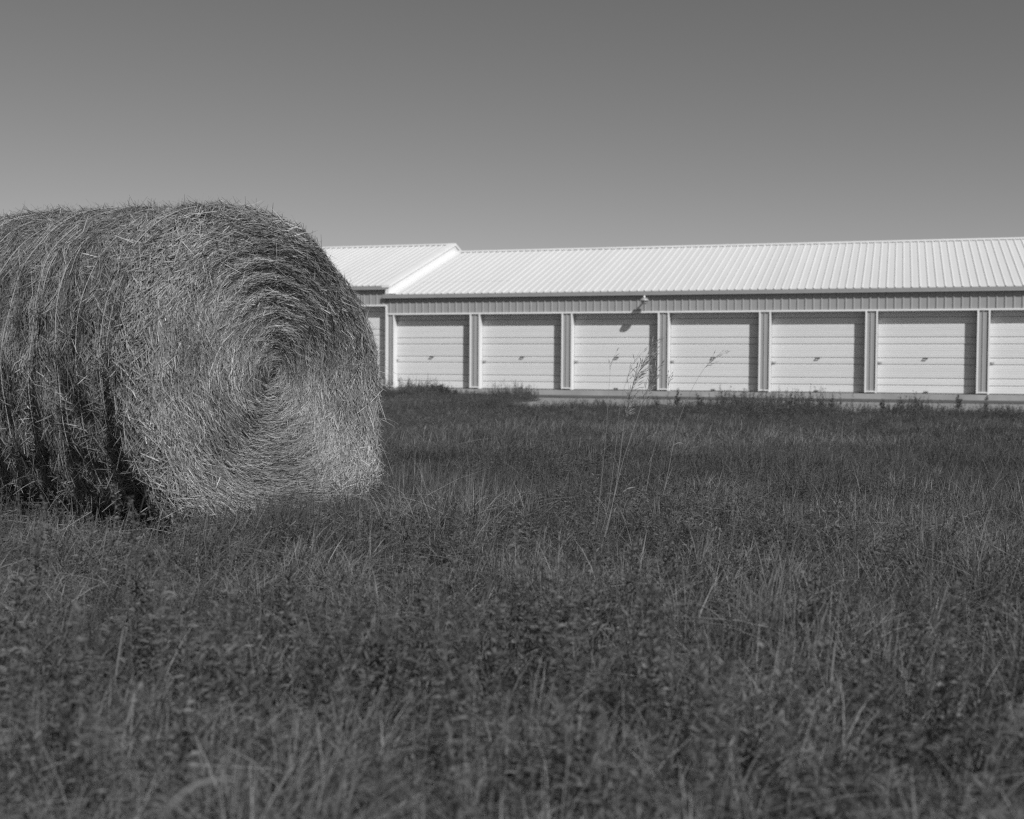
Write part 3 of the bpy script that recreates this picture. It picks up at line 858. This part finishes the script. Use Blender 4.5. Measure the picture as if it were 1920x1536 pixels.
# --- tall seeding grass stalks, one by one
def stalk(pts, Y, head, label, w=.0022, leaf=None, nsp=26, spl=.026, droop=.2, seed=0, dark=False):
    """pts: photo pixels from low to tip; Y: distance of its root; head: fraction of the length that carries spikelets"""
    r = random.Random(seed)
    P = [pix(x, y, Y) for x, y in pts]
    d = (P[1] - P[0]).normalized()
    if P[0].z > 0:
        root = P[0] - d * (P[0].z / max(d.z, .3)); P = [root] + P
    # smooth resample
    A = np.array([tuple(p) for p in P]); t = np.concatenate([[0], np.cumsum(np.linalg.norm(np.diff(A, axis=0), axis=1))])
    n = 26; tt = np.linspace(0, t[-1], n)
    B = np.stack([np.interp(tt, t, A[:, k]) for k in range(3)], -1)
    for _ in range(3): B[1:-1] = (B[:-2] + 2 * B[1:-1] + B[2:]) / 4
    B[:, 1] += .03 * np.linspace(0, 1, n) ** 2
    root = Vector(B[0]); root.z = float(ground_z(root.x, root.y))
    e = bpy.data.objects.new('grass_stalk', None); C.objects.link(e); e.location = root
    B = B - np.array(root)
    m = MB(); m.tube([tuple(p) for p in B], [.9 * w * (1 - .72 * k / (n - 1)) for k in range(n)], 5)
    m.build('stem', M['dry'], e, True)
    if head > 0:
        m = MB()
        for k in range(nsp):
            f = 1 - head * r.random() ** .8
            x = f * (n - 1); i0 = min(int(x), n - 2); p = Vector(B[i0]) * (1 - (x - i0)) + Vector(B[i0 + 1]) * (x - i0)
            up = (Vector(B[-1]) - Vector(B[i0 - 1])).normalized()
            rel = (1 - f) / head
            br = Vector((r.uniform(-.4, 1), r.uniform(-.5, .5), r.uniform(-.3, .5))).normalized()
            reach = (.012 + .05 * math.sin(math.pi * min(1, rel * .8 + .15))) * r.uniform(.4, 1)
            q = p + up * reach * .9 + br * reach * .55
            m.tube([p, (p + q) / 2 + up * .004, q], [.0007, .0006, .0005], 3)
            dd = (up * .8 + br * .7 + Vector((.1, 0, -droop * r.random()))).normalized()
            L = spl * r.uniform(.7, 1.2)
            m.tube([q, q + dd * L * .3, q + dd * L * .65, q + dd * L], [.0006, .0017, .0014, .0004], 5)
        m.build('seed_head', M['dry'], e, True)
    if leaf:
        for fl, L, ax in leaf:
            p = Vector(B[int(fl * (n - 1))]); K = 7
            pts_ = np.array([[p.x + ax * L * (k / 6) * .75, p.y + .05 * L * k / 6, p.z + L * (.75 * (k / 6) - .75 * (k / 6) ** 2)] for k in range(K)])
            S_ = np.zeros((1, K, 3)); S_[..., 1] = .8; S_[..., 2] = .6
            V_, F_ = ribbons(pts_[None], S_, (np.array([.5, 1, 1, .9, .7, .4, .1]) * .006)[None])
            link('leaf', np_mesh('leaf', V_, F_, M['dry'], np.full(len(V_), .8)), e)
    for ch in e.children:
        if 'shade' not in ch.data.attributes:
            at = ch.data.attributes.new('shade', 'FLOAT', 'POINT'); at.data.foreach_set('value', np.full(len(ch.data.vertices), .4 if dark else (.9 if ch.name.startswith('stem') else .95), np.float32))
    return tag(e, label, 'grass stalk', 'tall grass stalks gone to seed')

stalk([(1102, 1052), (1119, 990), (1128, 899), (1137, 813), (1139, 780), (1146, 678)], 5.2, .05, 'thin bare grass stalk without a full seed head, beside the plumed ones', w=.0016, nsp=3, seed=1)
stalk([(1110, 1065), (1138, 1000), (1159, 892), (1172, 777), (1185, 722), (1200, 694), (1228, 643)], 5.3, .36, 'tall dry grass stalk with the fullest plume, in front of the third door', nsp=95, spl=.03, seed=2, )
stalk([(1120, 1055), (1150, 940), (1166, 870), (1181, 826), (1206, 754), (1231, 694)], 5.5, .2, 'leaning dry grass stalk with small plume before the pier right of the lamp', nsp=34, seed=3)
stalk([(1108, 1060), (1140, 960), (1156, 830), (1163, 753), (1181, 694), (1203, 655)], 5.6, .2, 'slender grass stalk with thin sparse plume leaning behind the fullest plume', w=.0015, nsp=9, seed=4)
stalk([(1228, 960), (1237, 881), (1247, 821), (1254, 730), (1256, 704)], 7.1, .1, 'upright grass stalk with a narrow dark seed head', w=.002, nsp=9, spl=.016, seed=5, dark=True)
stalk([(1236, 960), (1256, 871), (1263, 826), (1271, 793), (1292, 740), (1318, 694), (1338, 670), (1352, 664)], 7.2, .14, 'long grass stalk bending over with dark drooping spikelets before the fourth door', nsp=13, seed=6, leaf=[(.40, .12, .9)])
stalk([(1215, 900), (1222, 860), (1236, 812)], 7.6, 0, 'short broken dry stem among the seeding grass stalks', w=.0024, seed=7)

# --- single weed stalks rising out of the grass
def weed_plant(px, topy, Y, label, group, h=None, leaf=.03, seed=0, mat='leaf', nst=3, per=22, name='weed_stalk', cat='weed', spike=.2):
    r = np.random.default_rng(seed)
    p = pix(px, topy, Y)
    gz = float(ground_z(p.x, p.y)); hh = max(.1, p.z - gz) + .02
    e = bpy.data.objects.new(name, None); C.objects.link(e); e.location = (p.x - .08 * hh, p.y, gz)
    st = []; lv = []
    for k in range(nst):
        Lh = hh * (1 if k == 0 else r.uniform(.55, .9)); ln = r.normal(0, .14); az = r.uniform(0, 6.28)
        K = 8; u = np.linspace(0, 1, K)
        P = np.stack([Lh * (ln * math.cos(az) * u ** 1.6 + .08 * u) + .01 * k, Lh * ln * math.sin(az) * u ** 1.6, -.02 + Lh * u], -1)
        m_ = MB(); m_.tube([tuple(q) for q in P], list(np.linspace(.0022, .0009, K)), 5); st.append((m_, P))
        n = int(per * Lh / .25)
        t = r.uniform(.2, 1, n) ** .7
        c = np.stack([np.interp(t, u, P[:, i]) for i in range(3)], -1)
        la = r.uniform(0, 6.28, n); el = r.uniform(.1, 1.2, n)
        d = np.stack([np.cos(la) * np.cos(el), np.sin(la) * np.cos(el), np.sin(el)], -1)
        reach = leaf * (1.5 - .9 * t * (1 - spike)) * r.uniform(.6, 1.2, n)
        tri = []
        for da in (-.6, 0, .6):
            d2 = np.stack([d[:, 0] * math.cos(da) - d[:, 1] * math.sin(da), d[:, 0] * math.sin(da) + d[:, 1] * math.cos(da), d[:, 2]], -1)
            P0 = c + d * (reach * .35)[:, None]; P1 = P0 + d2 * (reach * .5)[:, None]; P2 = P0 + d2 * (reach * .95)[:, None]; P2[:, 2] -= reach * .15
            S_ = unit(np.cross(d2, r.normal(0, 1, (n, 3))))[:, None] * np.ones((1, 3, 1))
            V_, F_ = ribbons(np.stack([P0, P1, P2], 1), S_, (reach * .36)[:, None] * np.array([.2, 1, .2])[None])
            lv.append((V_, F_, np.repeat(r.uniform(.8, 1.7, n), 6)))
    for m_, P in st:
        o = m_.build('stem', M[mat], e, True)
        at = o.data.attributes.new('shade', 'FLOAT', 'POINT'); at.data.foreach_set('value', np.full(len(o.data.vertices), .9, np.float32))
    v_, f_, s_ = join(lv)
    tag(link('leaves', np_mesh('leaves', v_, f_, M[mat], s_), e), kind='stuff')
    return tag(e, label, cat, group)

fg = [(40, 955, 3.6), (72, 930, 3.9), (275, 930, 3.7), (300, 1020, 3.2), (455, 1085, 2.9), (552, 1018, 3.3), (720, 1085, 3.0),
      (985, 1005, 3.4), (1065, 1045, 3.0), (1180, 965, 3.8), (1240, 1045, 2.8), (1262, 950, 4.2), (1345, 1110, 2.6), (1420, 1150, 2.5), (1530, 1005, 3.6),
      (1640, 1130, 2.7), (1745, 1065, 2.9), (1790, 1090, 2.7), (1880, 1000, 3.5), (130, 1150, 2.5), (860, 1170, 2.4), (940, 1095, 2.8), (620, 1150, 2.5), (1100, 1180, 2.2), (1560, 1220, 2.1), (330, 1190, 2.3)]
for k, (x, y, Y) in enumerate(fg):
    where = ('in front of the hay bale' if x < 760 else 'left of the tall seeding stalks' if x < 1110 else
             'around the foot of the tall seeding stalks' if x < 1300 else 'right of the tall seeding stalks')
    weed_plant(x, y, Y, 'leafy weed stalk in the grass ' + where, 'leafy stalks ' + where, seed=100 + k, leaf=.02, nst=2 + k % 3)
for k, (x, y, Y) in enumerate([(218, 905, 4.0), (243, 915, 4.1)]):
    weed_plant(x, y, Y, 'pale thin weed against the dark hollow under the bale', 'pale weeds before the bale', seed=150 + k, leaf=.02, nst=1, per=14)
vw = [(1272, 729, 25), (1316, 738, 24.5), (1385, 735, 25), (1482, 737, 24.5), (1560, 744, 24), (1655, 750, 24), (1720, 748, 24), (1798, 740, 24), (1850, 744, 24), (1232, 748, 25.5), (1130, 752, 26)]
for k, (x, y, Y) in enumerate(vw):
    weed_plant(x, y, Y, 'upright dark weed spike against the pale gravel drive', 'weed spikes by the gravel drive', seed=200 + k, leaf=.05, nst=3, per=26, mat='weed', name='weed_spike', spike=.1)
cl = [(772, 732, 36.0), (786, 724, 36.2), (794, 729, 35.6), (803, 726, 36), (812, 724, 35.8), (820, 722, 36.2), (829, 726, 35.7), (838, 728, 36), (852, 733, 35.8)]
for k, (x, y, Y) in enumerate(cl):
    weed_plant(x, y, Y, 'tall bushy weed of the clump before the first door right of the bale', 'weed clump before the doors', seed=230 + k, leaf=.07, nst=5, per=40, mat='weed', name='bushy_weed', spike=.3)

# --- pale dry blades lying over the grass
def dry_blade(pts, Y, label, w, seed):
    P = [pix(x, y, Y) for x, y in pts]
    A = np.array([tuple(p) for p in P]); n = 12
    t = np.linspace(0, 1, len(A)); u = np.linspace(0, 1, n)
    B = np.stack([np.interp(u, t, A[:, k]) for k in range(3)], -1)
    for _ in range(2): B[1:-1] = (B[:-2] + 2 * B[1:-1] + B[2:]) / 4
    S_ = np.zeros((1, n, 3)); S_[..., 2] = .85; S_[..., 1] = .5
    V_, F_ = ribbons(B[None], S_, (w * np.concatenate([np.linspace(.5, 1, 5), np.linspace(1, .15, n - 5)]))[None])
    o = link('dry_grass_blade', np_mesh('dry_grass_blade', V_, F_, M['dry'], np.full(len(V_), .7)))
    return tag(o, label, 'grass blade')
dry_blade([(262, 1640), (285, 1560), (318, 1505), (350, 1478), (385, 1463), (415, 1458), (447, 1462)], 1.5, 'broad pale dry grass blade arched over the blurred weeds', .0062, 1)
dry_blade([(1165, 924), (1180, 915), (1192, 913)], 7.0, 'short pale dead blade lying behind the tall seed stalks', .010, 2)
dry_blade([(1375, 1058), (1379, 1044), (1382, 1031)], 5.0, 'short bright upright dry stub in the open grass', .006, 3)
